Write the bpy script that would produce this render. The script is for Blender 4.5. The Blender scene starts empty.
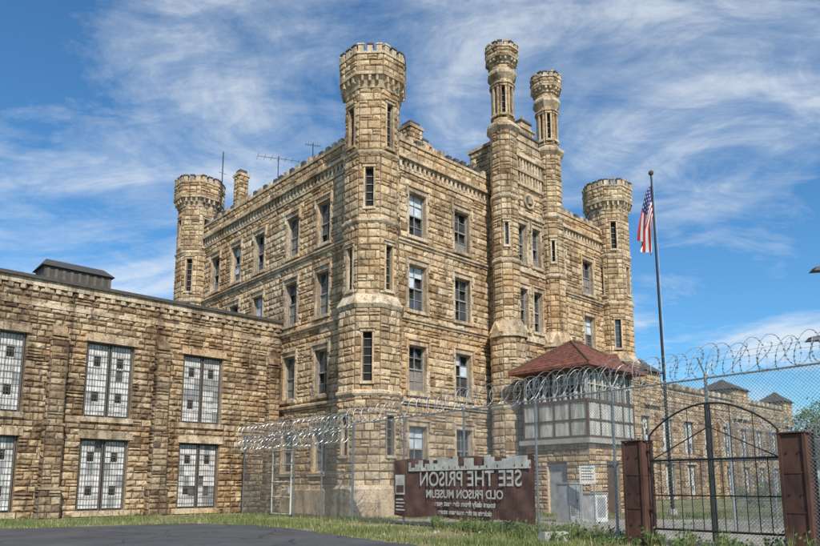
import bpy, math, random
from mathutils import Vector, Matrix
random.seed(7)
R = random.Random(11)
scene = bpy.context.scene
scene.view_settings.view_transform = 'Standard'
scene.view_settings.look = 'None'
scene.view_settings.exposure = 0

# ------------------------------------------------------------------ materials
def newmat(name):
    m = bpy.data.materials.new(name); m.use_nodes = True
    nt = m.node_tree; b = nt.nodes['Principled BSDF']
    return m, nt, b
def N(nt, t, **kw):
    n = nt.nodes.new(t)
    for k, v in kw.items():
        if k in n.inputs.keys(): n.inputs[k].default_value = v
        else: setattr(n, k, v)
    return n
def ramp(nt, pts, interp='LINEAR'):
    r = nt.nodes.new('ShaderNodeValToRGB'); cr = r.color_ramp; cr.interpolation = interp
    while len(cr.elements) < len(pts): cr.elements.new(0.5)
    for e, (p, c) in zip(cr.elements, pts):
        e.position = p; e.color = (c[0], c[1], c[2], 1) if hasattr(c, '__len__') else (c, c, c, 1)
    return r
def mult(nt, a, b, fac=1.0, mode='MULTIPLY'):
    m = nt.nodes.new('ShaderNodeMix'); m.data_type = 'RGBA'; m.blend_type = mode
    if isinstance(fac, float): m.inputs[0].default_value = fac
    else: nt.links.new(fac, m.inputs[0])
    for s, i in ((a, 6), (b, 7)):
        if isinstance(s, tuple): m.inputs[i].default_value = s
        else: nt.links.new(s, m.inputs[i])
    return m.outputs[2]
def objnoise(nt, scale, detail=6, rough=.6, stretch=(1, 1, 1)):
    tc = nt.nodes.new('ShaderNodeTexCoord'); mp = nt.nodes.new('ShaderNodeMapping')
    mp.inputs['Scale'].default_value = stretch
    n = N(nt, 'ShaderNodeTexNoise', Scale=scale, Detail=detail, Roughness=rough)
    nt.links.new(tc.outputs['Object'], mp.inputs[0]); nt.links.new(mp.outputs[0], n.inputs['Vector'])
    return n.outputs['Fac']
def bump(nt, b, h, strength, dist):
    bp = N(nt, 'ShaderNodeBump', Strength=strength, Distance=dist)
    nt.links.new(h, bp.inputs['Height']); nt.links.new(bp.outputs[0], b.inputs['Normal'])

def stone(name, cols, stain=.75, rough=.95, bs=.7):
    m, nt, b = newmat(name); L = nt.links
    at = nt.nodes.new('ShaderNodeAttribute'); at.attribute_name = 'tint'
    r = ramp(nt, [(i / (len(cols) - 1), c) for i, c in enumerate(cols)]); L.new(at.outputs['Fac'], r.inputs[0])
    n1 = objnoise(nt, 2.2, 9, .68)
    r1 = ramp(nt, [(.3, .55), (.5, 1.0), (.72, 1.2)]); L.new(n1, r1.inputs[0])
    c = mult(nt, r.outputs[0], r1.outputs[0])
    def layer(c, noise, lo, hi, col, amt):
        r2 = ramp(nt, [(lo, 0), (hi, 1)]); L.new(noise, r2.inputs[0])
        ml = nt.nodes.new('ShaderNodeMath'); ml.operation = 'MULTIPLY'; ml.inputs[1].default_value = amt
        L.new(r2.outputs[0], ml.inputs[0]); return mult(nt, c, col, ml.outputs[0])
    c = layer(c, objnoise(nt, .9, 8, .72, (1, 1, .25)), .49, .63, (.40, .34, .29, 1), stain)
    c = layer(c, objnoise(nt, 2.6, 7, .7, (1, 1, .07)), .54, .66, (.34, .31, .29, 1), stain)
    c = layer(c, objnoise(nt, .28, 5, .6), .45, .65, (.98, .80, .60, 1), .7)
    n4 = objnoise(nt, 13, 6, .75)
    r4 = ramp(nt, [(.37, .22), (.46, .95), (.75, 1.2)]); L.new(n4, r4.inputs[0])
    c = mult(nt, c, r4.outputs[0])
    L.new(c, b.inputs['Base Color']); b.inputs['Roughness'].default_value = rough
    n3 = objnoise(nt, 7, 8, .75)
    bump(nt, b, n3, bs, .11)
    return m
M = {}
M['stone'] = stone('rock_faced_limestone', [(.30, .19, .10), (.59, .445, .27), (.68, .53, .345), (.47, .32, .18), (.73, .59, .40), (.57, .42, .25), (.40, .27, .16), (.70, .555, .37)], .7)
M['trim'] = stone('dressed_limestone', [(.40, .315, .22), (.64, .52, .375), (.52, .415, .29)], .9, .9, .35)
M['mortar'] = stone('mortar', [(.07, .048, .03), (.10, .072, .045)], .3)
M['wstone'] = stone('wing_limestone', [(.19, .12, .065), (.50, .37, .225), (.62, .48, .315), (.34, .22, .12), (.66, .53, .36), (.27, .18, .11), (.60, .46, .30), (.44, .31, .175)], .9)
M['bstone'] = stone('shaded_buttress_limestone', [(.14, .095, .06), (.36, .265, .17), (.46, .36, .24), (.24, .165, .10), (.40, .30, .19)], 1.0)  # darker wing stone: shade on the buttresses put into the colour, plus stains

def simple(name, col, rough=.6, metal=0, var=.25, scale=5, bs=0.15, stretch=(1, 1, 1)):
    m, nt, b = newmat(name)
    n = objnoise(nt, scale, 6, .65, stretch)
    r = ramp(nt, [(.3, 1 - var), (.7, 1 + var)]); nt.links.new(n, r.inputs[0])
    c = mult(nt, (*col, 1), r.outputs[0])
    nt.links.new(c, b.inputs['Base Color'])
    b.inputs['Roughness'].default_value = rough; b.inputs['Metallic'].default_value = metal
    if bs: bump(nt, b, objnoise(nt, scale * 4, 4, .6), bs, .01)
    return m
M['glass'] = simple('window_glass', (.045, .05, .06), .07, 0, .5, 1.2, .12)
M['glass'].node_tree.nodes['Principled BSDF'].inputs['IOR'].default_value = 1.75
M['frame'] = simple('window_frame_paint', (.27, .25, .22), .6, 0, .4)
M['blind'] = simple('window_blind', (.48, .54, .60), .6, 0, .3, 3)
M['board'] = simple('window_board', (.20, .18, .16), .8, 0, .3, 4)
M['dark'] = simple('dark_interior', (.012, .011, .01), .9)
M['roofing'] = simple('flat_roofing', (.05, .05, .052), .85)
M['white'] = simple('weathered_white_panel', (.56, .555, .53), .7, 0, .45, 2.5)
M['backp'] = simple('dusty_glass', (.11, .11, .105), .5, 0, .5, 3)
M['grid'] = simple('steel_grille', (.12, .10, .085), .6, .2)
M['coping'] = simple('dark_coping', (.07, .06, .052), .8, 0, .4)
M['galv'] = simple('galvanised_steel', (.34, .35, .35), .5, .6, .2, 9)
M['razor'] = simple('razor_wire_steel', (.52, .53, .54), .4, .7, .2, 9)
M['black'] = simple('black_painted_steel', (.018, .018, .018), .5, .2)
M['rust'] = simple('rusted_steel', (.085, .038, .026), .85, .1, .65, 2.2, .5, (1, 1, .4))
M['shingle'] = simple('red_shingle', (.17, .065, .045), .85, 0, .6, 4, .6)
M['sid'] = simple('weathered_boards', (.42, .405, .355), .75, 0, .65, 3, .3, (1, 1, .25))
M['brown'] = simple('brown_wood', (.10, .055, .035), .8, 0, .3)
M['conc'] = simple('concrete', (.33, .31, .28), .9, 0, .3, 3, .4)
M['banner'] = simple('banner_brown', (.12, .062, .048), .8, 0, .5, 1.5)
M['bwhite'] = simple('banner_print_white', (.50, .48, .43), .8, 0, .4, 3)
M['red'] = simple('flag_red', (.38, .03, .04), .8, 0, .1)
M['fwhite'] = simple('flag_white', (.7, .7, .7), .8, 0, .1)
M['blue'] = simple('flag_blue', (.03, .04, .16), .8, 0, .1)
M['bark'] = simple('bark', (.11, .085, .06), .95, 0, .3, 8, .5)
M['grey'] = simple('grey_enclosure', (.28, .29, .29), .6, 0, .35, 3)

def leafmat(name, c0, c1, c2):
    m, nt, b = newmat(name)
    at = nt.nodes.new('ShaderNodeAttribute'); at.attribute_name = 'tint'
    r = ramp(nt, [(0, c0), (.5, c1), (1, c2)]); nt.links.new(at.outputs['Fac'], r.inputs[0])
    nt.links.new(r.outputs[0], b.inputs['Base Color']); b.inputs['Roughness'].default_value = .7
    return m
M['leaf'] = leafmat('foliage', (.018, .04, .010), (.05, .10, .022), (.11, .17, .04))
M['blade'] = leafmat('grass_blades', (.07, .10, .025), (.17, .20, .055), (.40, .33, .17))

def groundmat():
    m, nt, b = newmat('ground_grass'); L = nt.links
    n = objnoise(nt, .35, 9, .7); r = ramp(nt, [(.35, (.07, .11, .03)), (.47, (.13, .155, .05)), (.55, (.26, .21, .12)), (.7, (.33, .27, .19))])
    L.new(n, r.inputs[0]); n2 = objnoise(nt, 5, 8, .75); r2 = ramp(nt, [(.3, .5), (.7, 1.4)]); L.new(n2, r2.inputs[0])
    L.new(mult(nt, r.outputs[0], r2.outputs[0]), b.inputs['Base Color']); b.inputs['Roughness'].default_value = 1
    bump(nt, b, n2, .8, .08); return m
M['ground'] = groundmat()
def asphalt():
    m, nt, b = newmat('asphalt'); L = nt.links
    n = objnoise(nt, .5, 8, .7); r = ramp(nt, [(.3, (.042, .043, .047)), (.7, (.09, .09, .092))]); L.new(n, r.inputs[0])
    n2 = objnoise(nt, 30, 4, .75); r2 = ramp(nt, [(.3, .45), (.7, 1.6)]); L.new(n2, r2.inputs[0])
    tc = nt.nodes.new('ShaderNodeTexCoord'); v = N(nt, 'ShaderNodeTexVoronoi', Scale=.35); v.feature = 'DISTANCE_TO_EDGE'
    nn = N(nt, 'ShaderNodeTexNoise', Scale=1.2, Detail=6.0)
    ad = nt.nodes.new('ShaderNodeVectorMath'); ad.operation = 'ADD'
    L.new(tc.outputs['Object'], nn.inputs['Vector']); L.new(tc.outputs['Object'], ad.inputs[0]); L.new(nn.outputs['Color'], ad.inputs[1]); L.new(ad.outputs[0], v.inputs['Vector'])
    r3 = ramp(nt, [(0, .25), (.018, 1)]); L.new(v.outputs['Distance'], r3.inputs[0])
    c = mult(nt, mult(nt, r.outputs[0], r2.outputs[0]), r3.outputs[0])
    L.new(c, b.inputs['Base Color']); b.inputs['Roughness'].default_value = .9; bump(nt, b, n2, .5, .012); return m
M['asphalt'] = asphalt()
M['gravel'] = simple('gravel', (.30, .27, .23), 1, 0, .45, 2.5, .8)

# ------------------------------------------------------------------ mesh builder
class MB:
    def __init__(s): s.v = []; s.f = []; s.m = []; s.c = []; s.mats = []
    def mi(s, m):
        if m not in s.mats: s.mats.append(m)
        return s.mats.index(m)
    def face(s, pts, m, c=None):
        i = len(s.v); s.v.extend([tuple(p) for p in pts]); s.f.append(tuple(range(i, i + len(pts))))
        s.m.append(s.mi(m)); s.c.append(R.random() if c is None else c)
    def poly(s, vs, fs, m, c=None):
        i = len(s.v); s.v.extend([tuple(p) for p in vs]); k = s.mi(m); c = R.random() if c is None else c
        for f in fs: s.f.append(tuple(i + j for j in f)); s.m.append(k); s.c.append(c)
    def box(s, x0, x1, y0, y1, z0, z1, m, c=None):
        s.poly([(x0, y0, z0), (x1, y0, z0), (x1, y1, z0), (x0, y1, z0), (x0, y0, z1), (x1, y0, z1), (x1, y1, z1), (x0, y1, z1)],
               [(0, 3, 2, 1), (4, 5, 6, 7), (0, 1, 5, 4), (1, 2, 6, 5), (2, 3, 7, 6), (3, 0, 4, 7)], m, c)
    def tube(s, p0, p1, r0, m, n=6, r1=None, c=None):
        p0 = Vector(p0); p1 = Vector(p1); r1 = r0 if r1 is None else r1
        d = (p1 - p0)
        if d.length < 1e-6: return
        d.normalize(); a = d.orthogonal().normalized(); b = d.cross(a)
        vs = []
        for p, r in ((p0, r0), (p1, r1)):
            for i in range(n):
                t = 2 * math.pi * i / n; vs.append(p + (a * math.cos(t) + b * math.sin(t)) * r)
        fs = [(i, (i + 1) % n, n + (i + 1) % n, n + i) for i in range(n)]
        if n > 3: fs += [tuple(range(n))[::-1], tuple(range(n, 2 * n))]
        s.poly(vs, fs, m, c)
    def obj(s, name, parent=None, smooth=False):
        me = bpy.data.meshes.new(name); me.from_pydata(s.v, [], s.f)
        for m in s.mats: me.materials.append(M[m])
        me.polygons.foreach_set('material_index', s.m)
        at = me.attributes.new('tint', 'FLOAT', 'FACE'); at.data.foreach_set('value', s.c)
        if smooth: me.polygons.foreach_set('use_smooth', [True] * len(s.f))
        me.update()
        o = bpy.data.objects.new(name, me); scene.collection.objects.link(o)
        if parent: o.parent = parent
        return o
def empty(name, loc=(0, 0, 0), rz=0, parent=None):
    e = bpy.data.objects.new(name, None); scene.collection.objects.link(e); e.location = loc; e.rotation_euler = (0, 0, rz)
    e.empty_display_size = .5
    if parent: e.parent = parent
    return e

class Fr:  # wall frame: origin, tangent; normal = T x Z
    def __init__(s, O, T): s.O = Vector(O); s.T = Vector(T).normalized(); s.N = s.T.cross(Vector((0, 0, 1)))
    def P(s, u, n, z): return s.O + s.T * u + s.N * n + Vector((0, 0, z))
def obox(mb, fr, u0, u1, n0, n1, z0, z1, m, c=None, slope=0):
    P = fr.P
    mb.poly([P(u0, n1, z0), P(u1, n1, z0), P(u1, n0, z0), P(u0, n0, z0), P(u0, n1, z1 - slope), P(u1, n1, z1 - slope), P(u1, n0, z1), P(u0, n0, z1)],
            [(0, 3, 2, 1), (4, 5, 6, 7), (0, 1, 5, 4), (1, 2, 6, 5), (2, 3, 7, 6), (3, 0, 4, 7)], m, c)
def course_box(mb, fr, u0, u1, n0, n1, z0, z1, m, slope=0, seg=1.1):
    u = u0
    while u < u1 - 1e-3:
        w = R.uniform(.7, 1.3) * seg
        if u1 - (u + w) < seg * .5: w = u1 - u
        j = R.uniform(-.012, .008)
        obox(mb, fr, u + .007, u + w - .007, n0, n1 + j, z0, z1, m, None, slope); u += w
def block(mb, fr, u0, u1, z0, z1, m, pr):
    P = fr.P; g = .016; u0 += g; u1 -= g; z0 += g; z1 -= g
    if u1 - u0 < .06 or z1 - z0 < .05: return
    e = min(.045, (u1 - u0) * .2, (z1 - z0) * .2)
    q = lambda: pr * R.uniform(.3, 1.15)
    j = lambda: R.uniform(-.014, .014)
    c0 = R.random()
    vs = [P(u0, 0, z0), P(u1, 0, z0), P(u1, 0, z1), P(u0, 0, z1),
          P(u0 + e + j(), q(), z0 + e + j()), P(u1 - e + j(), q(), z0 + e + j()), P(u1 - e + j(), q(), z1 - e + j()), P(u0 + e + j(), q(), z1 - e + j())]
    if u1 - u0 > .6:   # long stones get two facets
        um = u0 + (u1 - u0) * R.uniform(.4, .6)
        vs += [P(um, q(), z0 + e), P(um + j(), q(), z1 - e),
               P(u0 + (um - u0) * R.uniform(.4, .7), pr * R.uniform(.8, 1.8), z0 + (z1 - z0) * R.uniform(.3, .7)),
               P(um + (u1 - um) * R.uniform(.3, .6), pr * R.uniform(.8, 1.8), z0 + (z1 - z0) * R.uniform(.3, .7))]
        fs = [(0, 1, 5, 8, 4), (1, 2, 6, 5), (2, 3, 7, 9, 6), (3, 0, 4, 7), (4, 8, 10), (8, 9, 10), (9, 7, 10), (7, 4, 10), (8, 5, 11), (5, 6, 11), (6, 9, 11), (9, 8, 11)]
    else:
        vs += [P(u0 + (u1 - u0) * R.uniform(.3, .7), pr * R.uniform(.7, 1.8), z0 + (z1 - z0) * R.uniform(.3, .7))]
        fs = [(0, 1, 5, 4), (1, 2, 6, 5), (2, 3, 7, 6), (3, 0, 4, 7), (4, 5, 8), (5, 6, 8), (6, 7, 8), (7, 4, 8)]
    mb.poly(vs, fs, m, c0)
def wall(mb, fr, L, z0, z1, ops=(), course=.38, bl=(.45, 1.0), pr=.062, m='stone', blocks=True):
    us = sorted({0, L} | {o[0] for o in ops} | {o[1] for o in ops}); zs = sorted({z0, z1} | {o[2] for o in ops} | {o[3] for o in ops})
    us = [u for u in us if 0 <= u <= L]; zs = [z for z in zs if z0 <= z <= z1]
    for i in range(len(us) - 1):
        for k in range(len(zs) - 1):
            cu = (us[i] + us[i + 1]) / 2; cz = (zs[k] + zs[k + 1]) / 2
            if any(o[0] < cu < o[1] and o[2] < cz < o[3] for o in ops): continue
            mb.face([fr.P(us[i], 0, zs[k]), fr.P(us[i + 1], 0, zs[k]), fr.P(us[i + 1], 0, zs[k + 1]), fr.P(us[i], 0, zs[k + 1])], 'mortar' if blocks else m)
    if not blocks: return
    n = max(1, round((z1 - z0) / course)); zl = [z0 + (z1 - z0) * i / n for i in range(n + 1)]
    for i in range(1, n): zl[i] += R.uniform(-.28, .28) * course * .5
    for i in range(n):
        a, b = zl[i], zl[i + 1]
        iv = [(0, L)]
        for o in ops:
            ov = min(b, o[3]) - max(a, o[2])
            if ov > .3 * (b - a):
                nv = []
                for (p, q) in iv:
                    if o[1] <= p or o[0] >= q: nv.append((p, q)); continue
                    if o[0] > p: nv.append((p, o[0]))
                    if o[1] < q: nv.append((o[1], q))
                iv = nv
        for (p, q) in iv:
            u = p
            while u < q - 1e-4:
                w = R.uniform(*bl)
                if q - (u + w) < bl[0] * .6: w = q - u
                if w > bl[1] * 1.35: w = w / 2
                if R.random() < .14 and b - a > .28:
                    mz = a + (b - a) * R.uniform(.4, .6); block(mb, fr, u, u + w, a, mz, m, pr); block(mb, fr, u, u + w, mz, b, m, pr)
                else: block(mb, fr, u, u + w, a, b, m, pr)
                u += w
def hood(mb, fr, u0, u1, z1, s=1.0):
    obox(mb, fr, u0 - .14 * s, u1 + .14 * s, 0, .10, z1, z1 + .26 * s, 'trim')
    obox(mb, fr, u0 - .24 * s, u1 + .24 * s, 0, .18, z1 + .26 * s, z1 + .40 * s, 'trim', slope=.06)
    for a in (u0 - .24 * s, u1 + .12 * s): obox(mb, fr, a, a + .12 * s, 0, .155, z1 - .28 * s, z1 + .262 * s, 'trim')
def reveal(mb, fr, u0, u1, z0, z1, d):
    P = fr.P
    mb.face([P(u0, 0, z0), P(u0, -d, z0), P(u0, -d, z1), P(u0, 0, z1)], 'trim')
    mb.face([P(u1, -d, z0), P(u1, 0, z0), P(u1, 0, z1), P(u1, -d, z1)], 'trim')
    mb.face([P(u0, 0, z0), P(u1, 0, z0), P(u1, -d, z0), P(u0, -d, z0)], 'trim')
    mb.face([P(u0, -d, z1), P(u1, -d, z1), P(u1, 0, z1), P(u0, 0, z1)], 'trim')
def window(mb, fr, u0, u1, z0, z1, d=.26, kind=None):
    reveal(mb, fr, u0, u1, z0, z1, d + .1)
    t = .07; zm = (z0 + z1) / 2
    cols = 2 if u1 - u0 > 1 else 1; rws = 4; k = kind if kind is not None else R.random()
    mb.face([fr.P(u0, -d - .1, z0), fr.P(u1, -d - .1, z0), fr.P(u1, -d - .1, z1), fr.P(u0, -d - .1, z1)], 'dark')
    for c in range(cols):
        for r in range(rws):
            a = u0 + (u1 - u0) * c / cols; b = u0 + (u1 - u0) * (c + 1) / cols; p = z0 + (z1 - z0) * r / rws; q = z0 + (z1 - z0) * (r + 1) / rws
            x = R.random(); mat = 'glass'
            if k < .40: mat = 'blind' if (r >= 2 and x < .8) else ('glass' if x < .6 else 'dark')
            elif k < .60: mat = 'board' if (r < 2 and x < .8) else ('glass' if x < .7 else 'dark')
            elif k < .8: mat = 'blind' if x < .25 else ('glass' if x < .75 else 'dark')
            else: mat = 'glass' if x < .65 else 'dark'
            e = [R.uniform(-.016, .016) for _ in range(3)]
            P = fr.P; q4 = [P(a, -d + e[0], p), P(b, -d + e[1], p), P(b, -d + e[1] + e[2], q), P(a, -d + e[0] + e[2], q)]
            if mat == 'dark':   # broken pane: a jagged shard remains in one corner
                mb.face([q4[0], q4[0].lerp(q4[1], R.uniform(.3, .8)), q4[0].lerp(q4[2], R.uniform(.2, .4)), q4[0].lerp(q4[3], R.uniform(.4, .9))], 'glass')
            else: mb.face(q4, mat)
    um = (u0 + u1) / 2
    for a, b, c, e in ((u0, u0 + t, z0, z1), (u1 - t, u1, z0, z1), (u0 + t, u1 - t, z0, z0 + t), (u0 + t, u1 - t, z1 - t, z1)):
        obox(mb, fr, a, b, -d - .05, -d + .09, c, e, 'frame')
    obox(mb, fr, u0 + t, u1 - t, -d - .05, -d + .075, zm - .035, zm + .035, 'frame')
    if cols == 2: obox(mb, fr, um - .016, um + .016, -d - .03, -d + .05, z0 + t, z1 - t, 'frame')
    for kk in (.25, .75):
        zz = z0 + (z1 - z0) * kk; obox(mb, fr, u0 + t, u1 - t, -d - .03, -d + .045, zz - .014, zz + .014, 'frame')
    obox(mb, fr, u0 - .16, u1 + .16, -.02, .16, z0 - .22, z0 - .002, 'trim', slope=.05)
    z = z0
    while z < z1 - .05:
        h = min(R.uniform(.3, .48), z1 - z); w = .13 if R.random() < .5 else .24
        obox(mb, fr, u0 - w, u0, 0, .072 + R.random() * .02, z + .008, z + h - .008, 'trim')
        obox(mb, fr, u1, u1 + w, 0, .072 + R.random() * .02, z + .008, z + h - .008, 'trim'); z += h
    hood(mb, fr, u0, u1, z1)

def octp(mb, cx, cy, a0, a1, z0, z1, m, top=True, bot=True, c=None):
    k = 1 / math.cos(math.pi / 8); vs = []
    for a, z in ((a0, z0), (a1, z1)):
        for i in range(8):
            t = math.pi / 8 + i * math.pi / 4; vs.append((cx + a * k * math.cos(t), cy + a * k * math.sin(t), z))
    for i in range(8):
        mb.poly([vs[i], vs[(i + 1) % 8], vs[8 + (i + 1) % 8], vs[8 + i]], [(0, 1, 2, 3)], m, c)
    if top: mb.poly(vs[8:], [tuple(range(8))], m, c)
    if bot: mb.poly(vs[:8], [tuple(range(8))[::-1]], m, c)
def octframe(cx, cy, ap, i):
    ph = i * math.pi / 4; n = Vector((math.cos(ph), math.sin(ph), 0)); T = Vector((-math.sin(ph), math.cos(ph), 0)); L = 2 * ap * math.tan(math.pi / 8)
    return Fr(Vector((cx, cy, 0)) + n * ap - T * L / 2, T), L
def octwall(mb, cx, cy, ap, z0, z1, wins={}, course=.38, skip=(), pr=.052):
    for i in range(8):
        if i in skip: continue
        fr, L = octframe(cx, cy, ap, i); ops = []
        for (w, a, b) in wins.get(i, []):
            if a >= z0 and b <= z1: ops.append((L / 2 - w / 2, L / 2 + w / 2, a, b))
        wall(mb, fr, L, z0, z1, ops, course, (.32, .75), pr)
        for (u0, u1, a, b) in ops:
            reveal(mb, fr, u0, u1, a, b, .2)
            mb.face([fr.P(u0, -.2, a), fr.P(u1, -.2, a), fr.P(u1, -.2, b), fr.P(u0, -.2, b)], 'glass' if R.random() < .3 else 'dark')
            obox(mb, fr, u0 + .001, u0 + .035, -.198, -.13, a, b, 'grid'); obox(mb, fr, u1 - .035, u1 - .001, -.198, -.13, a, b, 'grid')
            zz = a + .4
            while zz < b - .2: obox(mb, fr, u0 + .035, u1 - .035, -.198, -.15, zz, zz + .03, 'frame'); zz += .42
            obox(mb, fr, u0 - .09, u0, 0, .075, a, b, 'trim'); obox(mb, fr, u1, u1 + .09, 0, .075, a, b, 'trim')
            obox(mb, fr, u0 - .12, u1 + .12, -.02, .12, a - .14, a - .002, 'trim')
            obox(mb, fr, u0 - .13, u1 + .13, 0, .11, b, b + .16, 'trim'); obox(mb, fr, u0 - .17, u1 + .17, 0, .17, b + .16, b + .25, 'trim', slope=.04)
def band(mb, cx, cy, ap, z, h, pr=.12):
    octp(mb, cx, cy, ap + pr * .5, ap + pr, z, z + h * .35, 'trim'); octp(mb, cx, cy, ap + pr, ap + pr, z + h * .35, z + h * .7, 'trim'); octp(mb, cx, cy, ap + pr, ap + .02, z + h * .7, z + h, 'trim')
def crown(mb, cx, cy, ap, apc, z0, z1, nm=3, mer=.45):
    h = z1 - z0
    zc = z0 + h * .26
    octp(mb, cx, cy, ap + .08, ap + .10, z0, z0 + h * .06, 'trim')
    octp(mb, cx, cy, ap + .02, apc - .08, z0 + h * .06, zc, 'trim')
    for i in range(8):
        fr, L = octframe(cx, cy, ap + .02, i)
        nc = max(2, int(L / .3))
        for k in range(nc):
            u = L * (k + .5) / nc; obox(mb, fr, u - .06, u + .06, 0, (apc - ap) * .95, z0 + h * .12, zc + .02, 'trim')
    octp(mb, cx, cy, apc + .04, apc + .06, zc + .001, zc + h * .07, 'trim')
    zb = z1 - mer - .12
    octwall(mb, cx, cy, apc, zc + h * .07, zb, course=.3)
    octp(mb, cx, cy, apc + .07, apc + .07, zb, zb + .12, 'trim')
    for i in range(8):
        fr, L = octframe(cx, cy, apc + .05, i)
        for k in range(nm):
            u = L * (k + .5) / nm; w = L / nm * .30
            obox(mb, fr, u - w, u + w, -.30, 0, zb + .121, z1 - .08 + R.uniform(-.03, .0), 'trim'); obox(mb, fr, u - w - .03, u + w + .03, -.33, .035, z1 - .081, z1 + R.uniform(-.02, .03), 'coping' if R.random() < .6 else 'trim')

# ------------------------------------------------------------------ prison building
ROT = math.atan2(.6779, .7351); C = (-1.976, 33.6, 0)
prison = empty('stone_prison_building', C, ROT)
LX, LY = 23.1, 20.4
rows = [(2.2, 4.55), (6.35, 8.85), (10.8, 13.3), (14.95, 17.4)]
mb = MB(); fF = Fr((0, 0, 0), (1, 0, 0)); fS = Fr((0, LY, 0), (0, -1, 0))
ops = []
for x in (3.2, 6.76, 16.4, 19.9):
    for (a, b) in rows: ops.append((x - .64, x + .64, a, b))
wall(mb, fF, LX, 0, 18.45, ops)
kk = [.1, .5, .3, .2, .7, .3, .9, .5, .65, .1, .3, .9, .2, .7, .1, .5]
for i, o in enumerate(ops): window(mb, fF, *o, kind=kk[i])
ops = []
for y in (4.2, 7.35, 11.2, 14.25, 17.2):
    for (a, b) in rows:
        if y > 7.8 and a < 10: continue
        ops.append((LY - y - .6, LY - y + .6, a, b))
wall(mb, fS, LY, 0, 18.45, ops)
for o in ops: window(mb, fS, *o, kind=R.choice([.5, .65, .9, .7, .55, .1]))
wall(mb, Fr((LX, 0, 0), (0, 1, 0)), LY, 0, 20.3, course=.6, bl=(.8, 1.6)); wall(mb, Fr((LX, LY, 0), (-1, 0, 0)), LX, 0, 20.3, course=.6, bl=(.8, 1.6))
mb.obj('main_walls', prison)
mb = MB()
for fr, L in ((fF, LX), (fS, LY)):
    for z in (5.65, 10.05, 14.3):
        course_box(mb, fr, 1.2, L - 1.2, 0, .13, z, z + .14, 'trim'); course_box(mb, fr, 1.2, L - 1.2, 0, .22, z + .14, z + .34, 'trim', slope=.1)
    course_box(mb, fr, 1.2, L - 1.2, 0, .24, 0, 1.35, 'trim', slope=.12)
    course_box(mb, fr, 1.0, L - 1.0, -.4, .10, 18.45, 18.62, 'trim')
    obox(mb, fr, 1.0, L - 1.0, -.4, .03, 18.62, 19.12, 'mortar')
    u = 1.1
    while u < L - 1.2:
        obox(mb, fr, u, u + .17, .03, .13, 18.63, 19.11, 'trim')
        obox(mb, fr, u + .17, u + .36, .03, .09, 18.63, 18.74, 'trim'); obox(mb, fr, u + .17, u + .36, .03, .09, 19.0, 19.11, 'trim'); u += .36
    course_box(mb, fr, 1.0, L - 1.0, -.4, .28, 19.12, 19.36, 'trim', slope=.05)
    wall(mb, Fr(fr.P(1.0, .03, 0), fr.T), L - 2.0, 19.36, 20.12, course=.36)
    obox(mb, fr, 1.0, L - 1.0, -.4, .02, 19.37, 20.12, 'mortar')
    course_box(mb, fr, 1.0, L - 1.0, -.42, .13, 20.12, 20.28, 'trim')
    u = 1.3
    while u < L - 1.5:
        if R.random() < .96: obox(mb, fr, u, u + .34, -.3, .06, 20.281, 20.62 + R.uniform(-.05, .04), 'coping' if R.random() < .45 else 'trim')
        u += .62
mb.box(.35, LX - .05, .35, LY - .05, 19.0, 19.5, 'roofing')
mb.obj('cornice_and_parapet', prison)
def bigtower(name, cx, cy, wins):
    mb = MB(); a0, a1 = 1.50, 1.34
    octp(mb, cx, cy, a0 + .28, a0 + .26, 0, .7, 'trim'); octp(mb, cx, cy, a0 + .26, a0 + .24, .705, 1.3, 'trim'); octp(mb, cx, cy, a0 + .24, a0 + .03, 1.305, 1.5, 'trim')
    octwall(mb, cx, cy, a0, 1.4, 10.0, wins)
    band(mb, cx, cy, a0, 5.7, .3, .14)
    octp(mb, cx, cy, a0 + .06, a0 + .16, 10.0, 10.2, 'trim'); octp(mb, cx, cy, a0 + .16, a1 + .02, 10.2, 10.75, 'trim')
    octwall(mb, cx, cy, a1, 10.6, 21.7, wins)
    band(mb, cx, cy, a1, 14.35, .3, .14); band(mb, cx, cy, a1, 18.0, .26, .10)
    crown(mb, cx, cy, a1, 1.66, 21.6, 23.9, 3)
    mb.obj(name, prison)
cw = {5: [(.42, 15.2, 17.3), (.46, 6.4, 8.8)], 6: [(.4, 18.5, 20.9), (.42, 11.0, 13.3), (.46, 2.9, 4.8)], 4: [(.4, 18.6, 20.7), (.42, 11.0, 13.2), (.46, 2.9, 4.8)], 7: [(.4, 15.2, 17.3)]}
bigtower('corner_tower', 0, 0, cw)
bigtower('corner_tower.001', LX, 0, {5: [(.42, 11.2, 13.3), (.4, 18.6, 20.7), (.46, 6.4, 8.8)], 6: [(.42, 15.2, 17.3), (.46, 2.9, 4.8)], 4: [(.42, 15.2, 17.3)]})
bigtower('corner_tower.002', 0, LY, {5: [(.42, 15.2, 17.6)], 4: [(.4, 18.6, 20.7), (.42, 11.0, 13.2)], 6: [(.4, 18.6, 20.7)]})
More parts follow.
